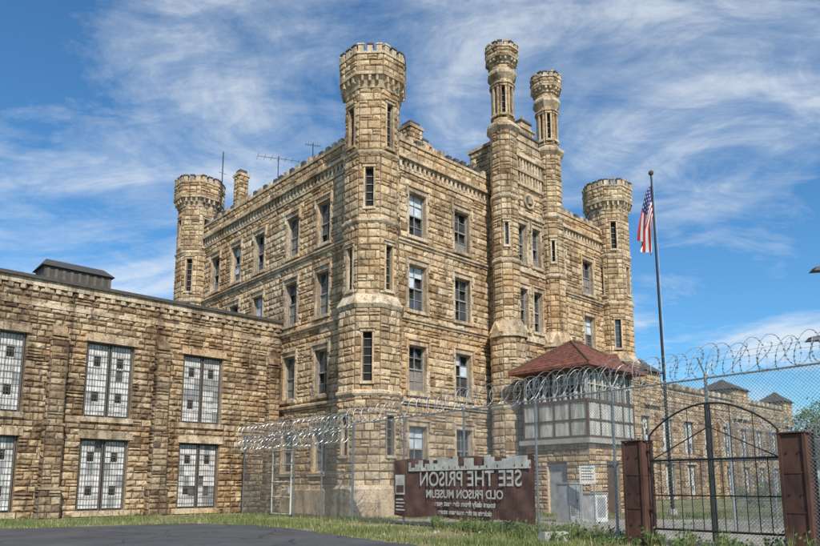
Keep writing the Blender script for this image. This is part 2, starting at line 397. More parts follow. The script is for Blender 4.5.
# --- central pavilion
mb = MB(); px0, px1, py = 9.3, 13.9, -1.2
fP = Fr((px0, py, 0), (1, 0, 0)); Lp = px1 - px0
ops = []
for (a, b) in rows[1:]:
    for u in (Lp / 2 - .72, Lp / 2 + .72): ops.append((u - .42, u + .42, a, b))
ops.append((Lp / 2 - .8, Lp / 2 + .8, .2, 4.2))
wall(mb, fP, Lp, 0, 22.4, ops)
for o in ops[:-1]: window(mb, fP, *o, kind=R.choice([.9, .7, .5]))
window(mb, fP, *ops[-1], kind=.55)
wall(mb, Fr((px0, 1.5, 0), (0, -1, 0)), 2.7, 0, 22.4)
wall(mb, Fr((px1, py, 0), (0, 1, 0)), 2.7, 0, 22.4)
wall(mb, Fr((px1, 1.5, 0), (-1, 0, 0)), Lp, 19.5, 22.4)
mb.box(px0 + .01, px1 - .01, py + .02, 1.49, 20, 22.38, 'mortar')
for fq, l in ((Fr((px0, 1.5, 0), (0, -1, 0)), 2.7), (Fr((px1, py, 0), (0, 1, 0)), 2.7)):
    obox(mb, fq, -.1, l, -.2, .14, 22.4, 22.6, 'trim')
for z in (5.65, 10.05, 14.3):
    course_box(mb, fP, .6, Lp - .6, 0, .15, z, z + .34, 'trim', slope=.1)
obox(mb, fP, .6, Lp - .6, 0, .16, 17.95, 18.2, 'trim', slope=.05)
obox(mb, fP, .6, Lp - .6, 0, .16, 19.9, 20.1, 'trim')
u = .8
while u < Lp - .8: obox(mb, fP, u, u + .14, .0, .15, 20.1, 20.75, 'trim'); u += .3
obox(mb, fP, .6, Lp - .6, 0, .22, 20.75, 21.0, 'trim', slope=.06)
u = .8
while u < Lp - .8: obox(mb, fP, u, u + .14, .0, .15, 21.0, 21.7, 'trim'); u += .3
obox(mb, fP, .6, Lp - .6, 0, .26, 21.7, 21.95, 'trim')
ring = [fP.P(Lp / 2 + .5 * math.cos(t), .17, 19.05 + .5 * math.sin(t)) for t in [i * math.pi / 10 for i in range(20)]]
ring0 = [p - fP.N * .17 for p in ring]
mb.poly(ring + ring0, [tuple(range(20))] + [(i, 20 + i, 20 + (i + 1) % 20, (i + 1) % 20) for i in range(20)], 'trim')
ring2 = [fP.P(Lp / 2 + .36 * math.cos(t), .172, 19.05 + .36 * math.sin(t)) for t in [i * math.pi / 10 for i in range(20)]]
mb.poly(ring2, [tuple(range(20))], 'coping')
obox(mb, fP, Lp / 2 - .14, Lp / 2 + .14, .172, .26, 18.85, 19.3, 'trim')
for k, (w, z0, z1) in enumerate([(1.55, 22.4, 23.0), (1.2, 23.0, 23.5), (.85, 23.5, 24.0), (.5, 24.0, 24.45)]):
    obox(mb, fP, Lp / 2 - w, Lp / 2 + w, -.45, .05, z0, z1 - .12, 'trim'); obox(mb, fP, Lp / 2 - w - .06, Lp / 2 + w + .06, -.5, .12, z1 - .12, z1, 'coping' if k % 2 else 'trim')
mb.tube(fP.P(Lp / 2, -.2, 24.45), fP.P(Lp / 2, -.2, 24.95), .14, 'trim', 8, .04)
mb.obj('entrance_pavilion', prison)
def turret(name, cx, cy):
    mb = MB()
    octp(mb, cx, cy, 1.25, 1.22, 0, 1.3, 'trim'); octp(mb, cx, cy, 1.22, 1.0, 1.3, 1.5, 'trim')
    octwall(mb, cx, cy, .95, 1.4, 9.9, {}, .4); band(mb, cx, cy, .95, 5.7, .3)
    octp(mb, cx, cy, .98, 1.12, 9.9, 10.15, 'trim')
    octp(mb, cx, cy, 1.12, .78, 10.15, 10.9, 'trim')
    for i in (5, 6, 7, 4):
        fr, L = octframe(cx, cy, 1.05, i); P = fr.P
        mb.poly([P(0, .06, 9.9), P(L, .06, 9.9), P(L / 2, .06, 10.75), P(0, -.35, 9.9), P(L, -.35, 9.9), P(L / 2, -.35, 10.75)], [(0, 1, 2), (1, 4, 5, 2), (3, 0, 2, 5)], 'trim')
    octwall(mb, cx, cy, .74, 10.7, 22.7, {5: [(.2, 15.4, 16.8)]}, .36)
    band(mb, cx, cy, .74, 14.35, .28); band(mb, cx, cy, .74, 18.3, .28)
    octp(mb, cx, cy, .78, .98, 22.6, 22.85, 'trim'); octp(mb, cx, cy, .98, .98, 22.85, 23.0, 'trim'); octp(mb, cx, cy, .98, .64, 23.0, 23.35, 'trim')
    octwall(mb, cx, cy, .60, 23.2, 26.2, {i: [(.22, 23.8, 25.6)] for i in range(8)}, .36)
    octp(mb, cx, cy, .62, .86, 26.0, 26.4, 'trim'); octp(mb, cx, cy, .86, .86, 26.4, 26.55, 'trim'); octp(mb, cx, cy, .84, .70, 26.55, 26.8, 'trim')
    octwall(mb, cx, cy, .68, 26.7, 27.3, course=.3)
    crown(mb, cx, cy, .68, .93, 27.05, 28.4, 2, .28)
    mb.obj(name, prison)
turret('entrance_turret', px0, py - .05); turret('entrance_turret.001', px1, py - .05)
mb = MB()
for (x, y, w, z) in ((1.3, 16.5, .36, 24.0), (5.5, 3.0, .5, 23.7), (6.6, 3.0, .3, 23.0)):
    mb.box(x - w, x + w, y - w, y + w, 19.4, z - .5, 'stone', .6)
    f = Fr((x - w, y - w, 0), (1, 0, 0)); wall(mb, Fr((x - w, y - w - .01, 0), (1, 0, 0)), 2 * w, 19.5, z - .5, course=.3, bl=(.3, .5)); wall(mb, Fr((x - w - .01, y + w, 0), (0, -1, 0)), 2 * w, 19.5, z - .5, course=.3, bl=(.3, .5))
    mb.box(x - w - .1, x + w + .1, y - w - .1, y + w + .1, z - .5, z - .3, 'trim'); mb.box(x - w * .8, x + w * .8, y - w * .8, y + w * .8, z - .3, z, 'coping')
mb.obj('chimneys', prison)
mb = MB()
mb.tube((.7, 18.3, 19.4), (.7, 18.3, 26.0), .04, 'black')
for z in (22.5, 23.4, 24.3): mb.tube((.4, 18.3, z), (1.0, 18.3, z), .015, 'black', 4)
for (x, y, z, w) in ((1.0, 11.0, 23.0, 1.2), (1.0, 7.0, 22.4, .4)):
    mb.tube((x, y, 19.4), (x, y, z), .03, 'black'); mb.tube((x - w, y + w * .5, z - .15), (x + w, y - w * .5, z - .15), .02, 'black', 4)
    for k in range(7):
        t = -1 + k / 3.0; px_, py_ = x + w * t, y - w * t * .5; l = (.45 - .03 * k) * min(1, w)
        mb.tube((px_ - l * .4, py_ - l, z - .15), (px_ + l * .4, py_ + l, z - .15), .012, 'black', 4)
mb.obj('roof_antennas', prison)

# ------------------------------------------------------------------ wings
def wing(name, x0, x1, y0, y1, H, wc, bc, course, bl, m, detail=True):
    e = empty(name, C, ROT); mb = MB(); fr = Fr((x0, y0, 0), (1, 0, 0)); L = x1 - x0
    ops = []
    for x in wc:
        u = x - x0; ops += [(u - 1.12, u + 1.12, 4.75, 8.4), (u - 1.12, u + 1.12, .3, 3.7)]
    wall(mb, fr, L, 0, H - .5, ops, course, bl, .075, m)
    fe = Fr((x0, y1, 0), (0, -1, 0)); wall(mb, fe, y1 - y0, 0, H - .5, (), course, bl, .06, m)
    mb.face([(x1, y0, 0), (x1, y1, 0), (x1, y1, H - .5), (x1, y0, H - .5)], 'mortar'); mb.face([(x1, y1, 0), (x0, y1, 0), (x0, y1, H - .5), (x1, y1, H - .5)], m)
    for f, l in ((fr, L), (fe, y1 - y0)):
        course_box(mb, f, 0, l, -.3, .10, H - 1.45, H - 1.25, 'trim')
        course_box(mb, f, 0, l, -.4, .16, H - .5, H - .2, 'trim'); course_box(mb, f, -.05, l, -.5, .28, H - .2, H - .04, 'coping', seg=2.2)
        k = 0.0
        while k < l: obox(mb, f, k + .05, k + .26, 0, .13, H - .72, H - .5, 'trim'); k += .5
    mb.box(x0 + .3, x1 - .02, y0 + .3, y1 - .1, H - .7, H - .3, 'roofing')
    mb.obj('walls', e)
    mb = MB()
    for (u0, u1, z0, z1) in ops:
        reveal(mb, fr, u0, u1, z0, z1, .3)
        mb.face([fr.P(u0, -.3, z0), fr.P(u1, -.3, z0), fr.P(u1, -.3, z1), fr.P(u0, -.3, z1)], 'backp' if detail else 'dark')
        obox(mb, fr, u0 - .12, u1 + .12, -.02, .12, z0 - .25, z0 - .002, 'trim'); obox(mb, fr, u0 - .15, u1 + .15, 0, .12, z1, z1 + .34, 'trim')
        um = (u0 + u1) / 2
        for (a, b) in ((u0 + .11, um - .09), (um + .09, u1 - .11)):
            nr = 6; hh = (z1 - z0 - .2) / nr; cwid = (b - a) / 3
            for r_ in range(nr):
                for c_ in range(3):
                    za = z0 + .1 + r_ * hh; ua = a + c_ * cwid
                    if c_ == 1 and r_ in (1, 4) and R.random() < .9:
                        obox(mb, fr, ua + .03, ua + cwid - .03, -.27, -.24, za + .1, za + hh - .14, 'dark')
                        obox(mb, fr, ua + .012, ua + cwid - .012, -.27, -.22, za + .01, za + .09, 'white'); continue
                    x = R.random()
                    if x < .05: continue
                    obox(mb, fr, ua + .008, ua + cwid - .008, -.27, -.215 + R.uniform(-.02, .015), za + .009, za + hh - .009, 'grey' if x < .22 else 'white')
            if detail:
                for g in range(1, 7): uu = a + (b - a) * g / 7; obox(mb, fr, uu - .009, uu + .009, -.20, -.185, z0 + .05, z1 - .05, 'grid')
                for g in range(1, 12): zz = z0 + (z1 - z0) * g / 12; obox(mb, fr, a, b, -.185, -.17, zz - .009, zz + .009, 'grid')
            for (p, q) in ((a - .06, a), (b, b + .06)): obox(mb, fr, p, q, -.25, -.12, z0 + .001, z1 - .001, 'grid')
    mb.obj('barred_windows', e)
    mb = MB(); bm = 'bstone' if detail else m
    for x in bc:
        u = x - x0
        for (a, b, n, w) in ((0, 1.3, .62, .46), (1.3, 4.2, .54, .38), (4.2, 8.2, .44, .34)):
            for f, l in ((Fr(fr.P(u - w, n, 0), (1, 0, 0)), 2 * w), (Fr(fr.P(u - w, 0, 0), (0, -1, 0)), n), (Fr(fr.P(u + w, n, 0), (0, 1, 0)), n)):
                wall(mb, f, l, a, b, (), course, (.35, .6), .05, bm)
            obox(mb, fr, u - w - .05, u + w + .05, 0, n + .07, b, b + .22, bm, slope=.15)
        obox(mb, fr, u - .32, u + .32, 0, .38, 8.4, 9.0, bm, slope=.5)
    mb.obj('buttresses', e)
    return e
wl = wing('stone_cell_block', -30, -.02, 8.3, 17.0, 11.15, [-4.85, -9.72, -14.6, -19.5, -24.4], [-.65, -7.2, -12.15, -17.05, -21.9, -26.8], .30, (.3, .85), 'wstone')
mb = MB()
mb.box(-12.3, -9.0, 11.2, 12.9, 10.8, 12.6, 'coping')
mb.poly([(-12.45, 11.05, 12.6), (-8.85, 11.05, 12.6), (-8.85, 13.05, 12.6), (-12.45, 13.05, 12.6), (-12.1, 11.9, 13.15), (-9.2, 11.9, 13.15)], [(0, 1, 5, 4), (1, 2, 5), (2, 3, 4, 5), (3, 0, 4), (3, 2, 1, 0)], 'roofing')
for k in range(9): mb.box(-12.2 + k * .38, -12.05 + k * .38, 11.17, 11.2, 11.3, 12.5, 'grid')
mb.obj('roof_monitor', wl)
wr = wing('stone_cell_block.001', LX + .02, 84, 8.3, 17.0, 11.8, [27.5 + 4.9 * i for i in range(12)], [25.1 + 4.9 * i for i in range(13)], .55, (.6, 1.5), 'wstone', False)
mb = MB()
for (xa, w, hz) in ((44, 1.5, 13.0), (66, 2.2, 13.2), (82, 1.6, 13.0)):
    mb.box(xa - w, xa + w, 8.0, 8.0 + 2 * w, 9.5, hz, 'trim', .2)
    wall(mb, Fr((xa - w, 7.98, 0), (1, 0, 0)), 2 * w, 9.5, hz, course=.4); wall(mb, Fr((xa - w - .02, 8 + 2 * w, 0), (0, -1, 0)), 2 * w, 9.5, hz, course=.4)
    mb.poly([(xa - w - .4, 7.6, hz), (xa + w + .4, 7.6, hz), (xa + w + .4, 8.4 + 2 * w, hz), (xa - w - .4, 8.4 + 2 * w, hz), (xa, 8 + w, hz + 1.6)], [(0, 1, 4), (1, 2, 4), (2, 3, 4), (3, 0, 4), (3, 2, 1, 0)], 'coping')
x = LX + 2
while x < 83: mb.box(x, x + .7, 8.1, 8.6, 11.78, 12.3, 'trim'); x += 1.5
mb.obj('roof_turrets', wr)

# ------------------------------------------------------------------ guard house
gh = empty('guard_house', C, ROT); mb = MB(); gx, gy, A, B = 10.6, -5.0, 2.2, 1.95
def frames(A, B): return ((Fr((gx - A, gy - B, 0), (1, 0, 0)), 2 * A), (Fr((gx - A, gy + B, 0), (0, -1, 0)), 2 * B), (Fr((gx + A, gy - B, 0), (0, 1, 0)), 2 * B), (Fr((gx + A, gy + B, 0), (-1, 0, 0)), 2 * A))
for k, (f, L) in enumerate(frames(A, B)):
    op = [(L / 2 - .6, L / 2 + .6, .05, 2.6)]
    wall(mb, f, L, 0, 3.6, op, .3, (.35, .8), .04)
    reveal(mb, f, *op[0], .2); mb.face([f.P(op[0][0], -.2, op[0][2]), f.P(op[0][1], -.2, op[0][2]), f.P(op[0][1], -.2, op[0][3]), f.P(op[0][0], -.2, op[0][3])], 'grey' if k % 2 else 'brown')
mb.box(gx - A - .25, gx + A + .25, gy - B - .25, gy + B + .25, 3.6, 3.85, 'conc')
for f, L in frames(A + .06, B + .06):
    u = 0
    while u < L - .02:
        obox(mb, f, u + .006, min(u + .16, L), -.12, -R.uniform(.0, .03), 3.86, 5.7, 'sid'); u += .165
    obox(mb, f, -.02, L + .02, -.1, .05, 5.7, 5.85, 'brown'); obox(mb, f, -.02, L + .02, -.1, .04, 4.75, 4.84, 'brown'); obox(mb, f, -.02, L + .02, -.1, .05, 3.87, 4.0, 'brown')
    k = 0
    while k < L: obox(mb, f, k, k + .09, .0, .035, 4.0, 5.7, 'brown'); k += L / 4 - .02
for f, L in frames(A, B):
    n = 6
    for k in range(n):
        for (za, zb) in ((5.8, 6.62), (6.62, 7.5)):
            e = R.uniform(-.02, .02); mb.face([f.P(L * k / n, -.1 + e, za), f.P(L * (k + 1) / n, -.1 - e, za), f.P(L * (k + 1) / n, -.1 - e * .4, zb), f.P(L * k / n, -.1 + e * .4, zb)], R.choice(['glass', 'glass', 'board', 'glass', 'dark']))
    for k in range(n + 1):
        u = L * k / n; obox(mb, f, max(0, u - .06), min(L, u + .06), -.14, .05, 5.84, 7.4, 'sid')
        if k < n: obox(mb, f, u + L / n / 2 - .02, u + L / n / 2 + .02, -.13, .0, 5.84, 7.4, 'sid')
    obox(mb, f, 0, L, -.13, .02, 6.6, 6.66, 'sid'); obox(mb, f, -.02, L + .02, -.14, .08, 7.25, 7.6, 'brown')
mb.box(gx - A + .2, gx + A - .2, gy - B + .2, gy + B - .2, 5.6, 7.3, 'dark')
Ar, Br = A + .62, B + .62; ze, za = 7.6, 9.3
mb.poly([(gx - Ar, gy - Br, ze), (gx + Ar, gy - Br, ze), (gx + Ar, gy + Br, ze), (gx - Ar, gy + Br, ze), (gx - .5, gy, za), (gx + .5, gy, za),
         (gx - Ar, gy - Br, ze - .15), (gx + Ar, gy - Br, ze - .15), (gx + Ar, gy + Br, ze - .15), (gx - Ar, gy + Br, ze - .15)],
        [(0, 1, 5, 4), (1, 2, 5), (2, 3, 4, 5), (3, 0, 4), (6, 7, 1, 0), (7, 8, 2, 1), (8, 9, 3, 2), (9, 6, 0, 3), (9, 8, 7, 6)], 'shingle')
for k in range(1, 14):
    t = k / 14; z = ze + (za - ze) * t
    ax = Ar * (1 - t) + .5 * t; by = Br * (1 - t)
    c4 = [(gx - ax, gy - by), (gx + ax, gy - by), (gx + ax, gy + by), (gx - ax, gy + by)]
    for i in range(4): mb.tube((*c4[i], z + .012), (*c4[(i + 1) % 4], z + .012), .022, 'shingle', 4)
for (sx, sy) in ((-1, -1), (1, -1), (1, 1), (-1, 1)): mb.tube((gx + sx * Ar, gy + sy * Br, ze + .02), (gx + sx * .5, gy, za + .03), .06, 'brown', 6)
mb.tube((gx - .5, gy, za + .03), (gx + .5, gy, za + .03), .07, 'brown', 6)
mb.poly([(gx - .8, gy - Br + .1, ze + .02), (gx + .8, gy - Br + .1, ze + .02), (gx, gy - Br + .1, ze + .75), (gx, gy - .9, ze + .78)], [(0, 1, 2), (1, 3, 2), (0, 2, 3)], 'shingle')
mb.obj('guard_house_body', gh)

# ------------------------------------------------------------------ fences
def chain(mb, fr, u0, u1, z0, z1, d=.085, r=.0046):
    L = u1 - u0; H = z1 - z0; c = -H
    while c < L:
        t0 = max(0, -c); t1 = min(H, L - c)
        if t1 > t0:
            mb.tube(fr.P(u0 + c + t0, 0, z0 + t0), fr.P(u0 + c + t1, 0, z0 + t1), r, 'galv', 3)
            mb.tube(fr.P(u1 - c - t0, .004, z0 + t0), fr.P(u1 - c - t1, .004, z0 + t1), r, 'galv', 3)
        c += d
def coil(mb, fr, u0, u1, zc, n0=0, rad=.36, pitch=.38, sq=1.0, hand=1, r=.008):
    prev = None; seg = 18; n = int((u1 - u0) / pitch * seg); jr = 1; ph = R.random() * 6; sl = 0; jz = 0
    for i in range(n + 1):
        if i % seg == 0: tj = R.uniform(.78, 1.14); tz = R.uniform(-.09, .06); tsl = R.uniform(-.25, .4)
        jr += (tj - jr) * .12; jz += (tz - jz) * .12; sl += (tsl - sl) * .12
        t = i / seg * 2 * math.pi * hand + ph; u = u0 + i / seg * pitch + (.12 + sl * .5) * math.sin(t)
        p = fr.P(u, n0 + rad * jr * math.cos(t), zc + jz + rad * jr * sq * math.sin(t))
        if prev is not None:
            mb.tube(prev, p, r, 'razor', 3)
            d = (p - prev); m_ = (p + prev) / 2
            a = fr.T * .032; b = d.normalized() * .03
            mb.face([m_ - b, m_ + a * .9, m_ + b, m_ - a * .9], 'razor')
        prev = p
def fence(name, P0, P1, H, posts, coils, arm=True, z0=.05, dd=.085):
    P0 = Vector((*P0, 0)); P1 = Vector((*P1, 0)); e = empty(name, P0); L = (P1 - P0).length
    fr = Fr((0, 0, 0), (P1 - P0))
    mb = MB()
    for u in posts:
        tl = R.uniform(-.05, .05)
        mb.tube(fr.P(u, -.04, 0), fr.P(u + tl, -.04, H + .05), .04, 'galv', 10)
        mb.tube(fr.P(u + tl, -.04, H + .05), fr.P(u + tl, -.04, H + .12), .045, 'galv', 8, .01)
        if arm: mb.tube(fr.P(u, -.04, H), fr.P(u, .3, H + .45), .018, 'galv', 6); mb.tube(fr.P(u, -.04, H), fr.P(u, -.38, H + .45), .018, 'galv', 6)
    mb.tube(fr.P(0, -.04, H - .03), fr.P(L, -.04, H - .03), .026, 'galv', 8)
    mb.tube(fr.P(0, -.04, H * .5), fr.P(L, -.04, H * .5), .02, 'galv', 8)
    mb.tube(fr.P(0, -.01, z0 + .03), fr.P(L, -.01, z0 + .03), .006, 'galv', 4)
    for dn in (.15, .3): mb.tube(fr.P(0, dn, H + .2 + dn * .8), fr.P(L, dn, H + .2 + dn * .8), .005, 'galv', 3)
    mb.obj('posts_and_rails', e)
    mb = MB(); chain(mb, fr, 0, L, z0, H - .02, dd); mb.obj('chain_link_mesh', e)
    mb = MB()
    for c in coils: coil(mb, fr, 0, L, **c)
    mb.obj('razor_wire', e)
    return e, fr, L
FB0 = (-2.48, 29.6); d = Vector((8.08, -10.7)); LB = d.length
sB = [0, .273, .534, .788, 1.0, 1.209, 1.42, 1.66]
FB1 = (FB0[0] + d.x * 1.66, FB0[1] + d.y * 1.66)
fbe, fB, _ = fence('chain_link_fence', FB0, FB1, 4.15, [s * LB for s in sB],
    [dict(zc=4.52, rad=.41, pitch=.40), dict(zc=4.46, rad=.34, pitch=.55, hand=-1, n0=.1)])
fae, fA, LA = fence('chain_link_fence.001', (-9.0, 37.2), (-2.5, 29.62), 4.0, [0, 3.3, 5.2, 7.6, 9.98],
    [dict(zc=4.38, rad=.42, pitch=.32, r=.012), dict(zc=4.3, rad=.32, pitch=.42, hand=-1, n0=.15, r=.011), dict(zc=3.7, rad=.38, pitch=.34, n0=.42, r=.012), dict(zc=3.55, rad=.3, pitch=.4, n0=.5, hand=-1, r=.011)])
fence('chain_link_fence.002', (10.3, 22.0), (34.0, 44.0), 3.4, [i * 3.6 for i in range(10)], [dict(zc=3.7, rad=.3, pitch=.5)], True, dd=.12)

ge = empty('pedestrian_gate', (0, 0, 0)); mb = MB()
g0, g1 = 3.35, 5.15; Fg = Fr((-9.0, 37.2, 0), (6.5, -7.58, 0))
a, b, z0, z1 = g0, g1, .12, 3.2
for u in (a, b): mb.tube(Fg.P(u, .10, z0), Fg.P(u, .10, z1), .04, 'sid', 8)
for z in (z0, z0 + .8, (z0 + z1) / 2, z1 - .7, z1): mb.tube(Fg.P(a, .10, z), Fg.P(b, .10, z), .035, 'sid', 8)
mb.tube(Fg.P(a, .10, z0), Fg.P(b, .10, (z0 + z1) / 2), .022, 'sid', 6)
obox(mb, Fg, b - .3, b - .12, .06, .16, 1.1, 1.4, 'grey')
mb.obj('gate_leaf', ge)

gp = [Vector((5.93, 17.9, 0)), Vector((8.48, 15.05, 0))]
gdir = (gp[1] - gp[0]); ga = math.atan2(gdir.y, gdir.x)
for i, p in enumerate(gp):
    e = empty('gate_post', p, ga); mb = MB(); w = .25; H = 2.6
    mb.box(-w, w, -w, w, -.05, H, 'rust', .5)
    for sx in (-1, 1):
        for sy in (-1, 1): mb.box(sx * w - .035, sx * w + .035, sy * w - .035, sy * w + .035, -.04, H + .02, 'rust')
    mb.box(-w - .05, w + .05, -w - .05, w + .05, H + .021, H + .05, 'rust')
    for z in (.9, 1.75): mb.box(-w - .012, w + .012, -w - .012, w + .012, z, z + .05, 'rust')
    for z in (.5, 1.3, 2.2):
        for sx in (-.12, .12): mb.tube((sx, -w - .02, z), (sx, -w + .01, z), .022, 'black', 6); mb.tube((-w - .02, sx, z), (-w + .01, sx, z), .022, 'black', 6)
    mb.obj('post_body', e)
ge = empty('entrance_gate', gp[0], ga); mb = MB(); L = gdir.length; a, b = .36, L - .36; h0 = .42
zt = lambda u: 2.75 + .72 * math.sin(math.pi * (u - a) / (b - a)) ** .8 if a < u < b else 2.75
for z in (h0, 2.12): mb.tube((a, 0, z), (b, 0, z), .028, 'black', 8)
n = 24; pts = [(a + (b - a) * i / n, 0, zt(a + (b - a) * i / n)) for i in range(n + 1)]
for i in range(n): mb.tube(pts[i], pts[i + 1], .024, 'black', 8)
for u in (a, (a + b) / 2 - .05, (a + b) / 2 + .05, b): mb.tube((u, 0, h0 - .3), (u, 0, zt(u)), .026, 'black', 8)
n = 12
for i in range(1, n): u = a + (b - a) * i / n; mb.tube((u, 0, h0), (u, 0, zt(u) if i % 2 == 0 else 2.12), .012, 'black', 6)
mb.tube((a, 0, 2.12), ((a + b) / 2, 0, 2.9), .015, 'black', 6); mb.tube((b, 0, 2.12), ((a + b) / 2, 0, 2.9), .015, 'black', 6)
mb.tube((a, 0, 1.25), (b, 0, 1.25), .018, 'black', 6)
for z in (.8, 2.3):
    for u in (.25, L - .25 - .12): mb.box(u, u + .12, -.03, .03, z, z + .08, 'black')
mb.obj('gate_leaves', ge)

# ------------------------------------------------------------------ banner
bn = empty('banner_sign', (FB0[0], FB0[1], 0), math.atan2(d.y, d.x)); mb = MB()
u0, u1 = .235 * LB, .785 * LB; Lb = u1 - u0
n = 60; zr = [.35, .7, 1.1, 1.5, 1.9, 2.2, 2.45]
def bw(u, z): return -.055 + .02 * math.sin(u * 2.3 + z) + .014 * math.sin(u * 7 + z * 5)
def bz(u, z): return z + .045 * math.sin(u * 1.9) * (1 if z > 1.4 else -1)
for i in range(n):
    a = u0 + Lb * i / n; b = u0 + Lb * (i + 1) / n
    for k in range(6): mb.face([(a, bw(a, zr[k]), bz(a, zr[k])), (b, bw(b, zr[k]), bz(b, zr[k])), (b, bw(b, zr[k + 1]), bz(b, zr[k + 1])), (a, bw(a, zr[k + 1]), bz(a, zr[k + 1]))], 'banner', .5)
u = u0 + 1.0
while u < u1 - .1:
    ww = R.uniform(.1, .4); h = R.choice([2.15, 2.28, 2.35, 2.42, 2.5])
    mb.box(u, min(u + ww - .004, u1 - .1), -.10, -.096, 2.02, h, 'bwhite')
    if ww > .25: mb.box(u + ww * .3, u + ww * .45, -.104, -.101, 2.08, 2.16, 'banner')
    u += ww
mb.box(u0 + .15, u0 + .75, -.10, -.096, 1.15, 1.9, 'bwhite'); mb.box(u0 + .2, u0 + .7, -.104, -.101, 1.22, 1.5, 'banner')
for k in range(4): mb.box(u0 + .2, u0 + .75 - .1 * (k % 2), -.10, -.096, .55 + k * .13, .6 + k * .13, 'bwhite')
for i in range(8):
    uu = u0 + Lb * i / 7; mb.tube((min(uu, u1 - .02), -.09, 2.42), (min(uu, u1 - .02), .03, 2.42), .012, 'galv', 6)
mb.obj('banner_cloth', bn)
def text(s, size, x, z, par=bn, y=-.098):
    cu = bpy.data.curves.new('banner_lettering', 'FONT'); cu.body = s; cu.size = size; cu.align_x = 'CENTER'; cu.extrude = .001; cu.offset = .008
    o = bpy.data.objects.new('banner_lettering', cu); scene.collection.objects.link(o); o.parent = par
    o.location = (x, y, z); o.rotation_euler = (math.radians(90), 0, 0); o.scale = (-1, 1, 1)
    cu.materials.append(M['bwhite'])
text('SEE THE PRISON', .72, u0 + Lb * .58, 1.48); text('OLD PRISON MUSEUM', .40, u0 + Lb * .55, 1.06)
text('tours daily from the east gate', .26, u0 + Lb * .56, .78); text('tickets at the museum store', .24, u0 + Lb * .56, .5)

# ------------------------------------------------------------------ flagpole
fp = empty('flagpole', (12.85, 34.0, 0)); mb = MB()
mb.tube((0, 0, 0), (-.1, 0, 17.7), .09, 'black', 12, .045); mb.tube((0, 0, 0), (0, 0, .35), .25, 'conc', 12, .2)
for i in range(6):
    t0, t1 = -math.pi / 2 + math.pi * i / 6, -math.pi / 2 + math.pi * (i + 1) / 6
    mb.tube((-.1, 0, 17.82 + .14 * math.sin(t0)), (-.1, 0, 17.82 + .14 * math.sin(t1)), max(.01, .14 * math.cos(t0)), 'coping', 10, max(.01, .14 * math.cos(t1)))
mb.tube((.1, -.05, 1.2), (.0, -.05, 17.5), .008, 'bwhite', 4)
mb.obj('pole', fp)
mb = MB(); nu, nv = 40, 26
def fpnt(s, h):
    fold = math.sin(h * 10 + s * 2.5)
    x = -.14 - (s ** .6) * (.85 - .55 * h) + .12 * s * math.sin(h * 9)
    y = .28 * fold * min(1, s * 2.2) * (1 - .2 * s)
    z = 17.1 - h * 1.75 * (1 - .5 * s) - s * 3.0 + .07 * math.sin(s * 9 + h * 4)
    return (x, y, z)
for i in range(nu):
    for j in range(nv):
        s0, s1, h0_, h1 = i / nu, (i + 1) / nu, j / nv, (j + 1) / nv
        st = j // 2
        m = 'red' if st % 2 == 0 else 'fwhite'
        if s0 < .4 and st < 7: m = 'fwhite' if (i % 3 == 1 and j % 3 == 1) else 'blue'
        mb.face([fpnt(s0, h0_), fpnt(s1, h0_), fpnt(s1, h1), fpnt(s0, h1)], m)
mb.obj('flag', fp)

e = empty('floodlight_pole', (15.95, 25.0, 0)); mb = MB()
mb.tube((0, 0, 0), (0, 0, 9.9), .12, 'brown', 10, .08)
for (z, l) in ((9.65, .55), (6.95, .95)):
    mb.tube((0, 0, z - .1), (-l + .2, 0, z), .03, 'black', 8)
    mb.poly([(-l - .15, -.2, z - .14), (-l + .45, -.2, z - .1), (-l + .45, .2, z - .1), (-l - .15, .2, z - .14), (-l - .02, -.14, z + .02), (-l + .4, -.14, z + .1), (-l + .4, .14, z + .1), (-l - .02, .14, z + .02)],
            [(0, 3, 2, 1), (4, 5, 6, 7), (0, 1, 5, 4), (1, 2, 6, 5), (2, 3, 7, 6), (3, 0, 4, 7)], 'black')
mb.obj('pole_and_heads', e)

# ------------------------------------------------------------------ ground
mb = MB()
mb.face([(-900, -300, 0), (900, -300, 0), (900, 1500, 0), (-900, 1500, 0)], 'ground'); mb.obj('ground')
mb = MB()
edge = [(-40, 15.5), (-24, 20.2), (-13.6, 24.0), (-10.5, 26.0), (-8.4, 27.2), (-6.0, 26.2), (-3.9, 23.8), (-2.2, 20.8), (-.6, 18.4), (1.2, 16.0), (2.5, 13), (3.2, 8), (3.2, -20), (-40, -20)]
e2 = []
for i in range(len(edge)):
    a = Vector(edge[i]); b = Vector(edge[(i + 1) % len(edge)]); n = 12 if i < 11 else 1
    for k in range(n): p = a.lerp(b, k / n); e2.append((p.x + R.uniform(-.09, .09), p.y + R.uniform(-.16, .16), .03))
mb.face(e2, 'asphalt')
for i in range(len(e2)): a, b = e2[i], e2[(i + 1) % len(e2)]; mb.face([(a[0], a[1], .001), (b[0], b[1], .001), b, a], 'asphalt')
mb.obj('asphalt_road')
mb = MB()
gr = [(6.3, 17.2), (8.0, 15.3), (12, 8), (20, 8), (26, 20), (36, 36), (52, 56), (44, 60), (30, 44), (18, 30.5), (6, 31), (-.5, 31.2), (-.8, 29.5), (5, 27), (7.5, 22)]
e3 = []
for i in range(len(gr)):
    a = Vector(gr[i]); b = Vector(gr[(i + 1) % len(gr)])
    for k in range(8): p = a.lerp(b, k / 8); e3.append((p.x + R.uniform(-.2, .2), p.y + R.uniform(-.2, .2), .006))
mb.face(e3, 'gravel'); mb.obj('gravel_path')

